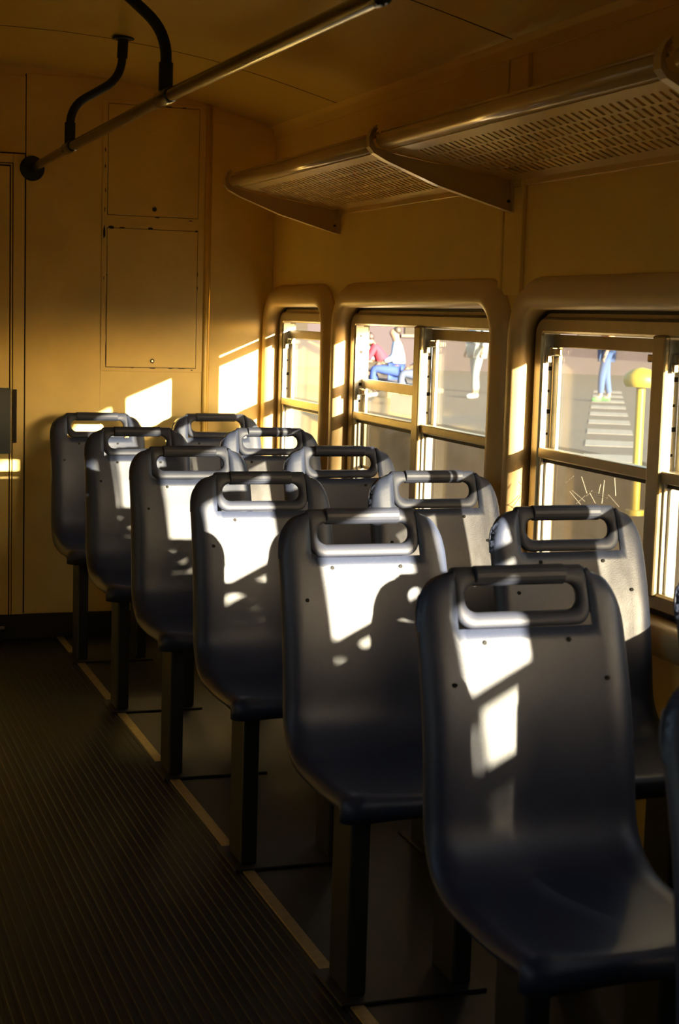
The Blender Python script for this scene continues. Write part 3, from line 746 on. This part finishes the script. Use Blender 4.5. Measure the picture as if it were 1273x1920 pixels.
ph = mk('phone', *boxd(-0.005, 0.14, -0.004, 0.006, -0.035, 0.035), M_gap, bev=0.003); ph.location = (wp.x, wp.y, wp.z + 0.012); ph.rotation_euler = (0, 0, head)
tag(ph, 'dark phone held flat by the white-shirted person outside', 'phone')
person(seat_at(722, 664, 30.2), head, 'lean', (0.22, 0.12, 0.08), (0.30, 0.012, 0.03), (0.02, 0.018, 0.02), (0.5, 0.3, 0.2), (0.02, 0.01, 0.01), 'person in red leaning forward beyond the one in blue jeans')
person(seat_at(699, 660, 31.2), head, 'lean', (0.24, 0.14, 0.09), (0.32, 0.25, 0.25), (0.10, 0.05, 0.03), (0.1, 0.1, 0.1), (0.03, 0.02, 0.02), 'person in a pale pinkish long-sleeved top at the left of the open pane')
person(seat_at(800, 690, 26.8), head, 'sit', (0.2, 0.12, 0.08), (0.11, 0.14, 0.20), (0.04, 0.055, 0.10), (0.6, 0.04, 0.05), (0.02, 0.02, 0.02), 'person in grey-blue clothes and faded jeans, partly behind the window mullion')
p = px(893, 700, dist=30.0)
person(Vector((p.x, p.y, PZ)), head + 0.5, 'stand', (0.2, 0.12, 0.08), (0.26, 0.33, 0.40), (0.22, 0.27, 0.30), (0.7, 0.7, 0.7), (0.02, 0.02, 0.02), 'blurred standing person in light blue behind the right-hand dusty pane')
p = px(1136, 700, dist=30.0)
person(Vector((p.x, p.y, PZ)), head, 'stand', (0.5, 0.3, 0.2), (0.36, 0.13, 0.05), (0.03, 0.07, 0.2), (0.04, 0.15, 0.05), (0.02, 0.02, 0.02), 'blurred person in orange and blue behind the widest window')
# low building closing the far side of the platform
far = px(760, 600, dist=46.0)
t = empty('station_building', (far.x, far.y, PZ)); t.rotation_euler = (0, 0, math.atan2(along.y, along.x)); tag(t, 'long low dark building far behind the seated people', 'building')
M_bld = mat('dark_render', (0.03, 0.022, 0.03), 0.85, noise=0.4, nscale=0.5)
mk('building_wall', *boxd(-22, 26, 0, 5, 0, 3.4), M_bld, t)
mk('roof_slab', *boxd(-22.6, 26.6, -0.9, 5.2, 3.4, 3.65), M_conc, t, bev=0.03)
for k in range(9):
    xx = -20 + k * 5
    w_o = mk('building_window', *boxd(xx, xx + 2.2, -0.04, 0.02, 1.0, 2.2), M_gap, t); 
    mk('window_sill', *boxd(xx - 0.1, xx + 2.3, -0.12, 0.0, 0.92, 1.0), M_conc, w_o)

# ------------------------------------------------------------------ small things on the window
M_notice = bpy.data.materials.new('notice_paper'); M_notice.use_nodes = True
n_ = M_notice.node_tree.nodes; l_ = M_notice.node_tree.links
tl_ = n_.new('ShaderNodeBsdfTranslucent'); tl_.inputs[0].default_value = (0.9, 0.88, 0.84, 1); mx_ = n_.new('ShaderNodeMixShader'); mx_.inputs[0].default_value = 0.5
n_['Principled BSDF'].inputs['Base Color'].default_value = (0.9, 0.88, 0.84, 1); n_['Principled BSDF'].inputs['Roughness'].default_value = 0.8
l_.new(n_['Principled BSDF'].outputs[0], mx_.inputs[1]); l_.new(tl_.outputs[0], mx_.inputs[2]); l_.new(mx_.outputs[0], n_['Material Output'].inputs[0])
tag(mk('paper_notice', *boxd(2.0828, 2.0838, 5.27, 5.515, 1.082, 1.150), M_notice), 'blank white paper stuck on the lowered pane below the view of people', 'paper')
# scratches in the lower pane of the widest window
v = []; f = []
def scratch(u0, v0, u1, v1, w=0.0011):
    a = px(u0, v0, x=2.0935); b = px(u1, v1, x=2.0935); d = (b - a).normalized(); n = Vector((0, -d.z, d.y)) * w; k = len(v)
    for xx in (2.0932, 2.0942): v.extend([(xx, *(a + n)[1:]), (xx, *(b + n * 0.4)[1:]), (xx, *(b - n * 0.4)[1:]), (xx, *(a - n)[1:])])
    f.extend([(k, k + 1, k + 2, k + 3), (k + 7, k + 6, k + 5, k + 4)] + [(k + i, k + 4 + i, k + 4 + (i + 1) % 4, k + (i + 1) % 4) for i in range(4)])
for q in [(1068, 922, 1088, 946), (1072, 920, 1096, 940), (1080, 944, 1096, 930), (1098, 930, 1110, 920), (1100, 921, 1140, 930), (1104, 922, 1116, 944), (1122, 925, 1126, 908), (1128, 944, 1133, 900), (1140, 928, 1160, 950), (1152, 896, 1154, 930), (1090, 894, 1100, 925), (1060, 905, 1075, 893), (1120, 930, 1138, 934)]:
    scratch(*q)
sc_ = mk('scratches', v, f, M_scr); sc_['kind'] = 'stuff'
w3 = wins[2]; sc_.parent = w3; sc_.matrix_parent_inverse = Matrix.Translation(-w3.location)
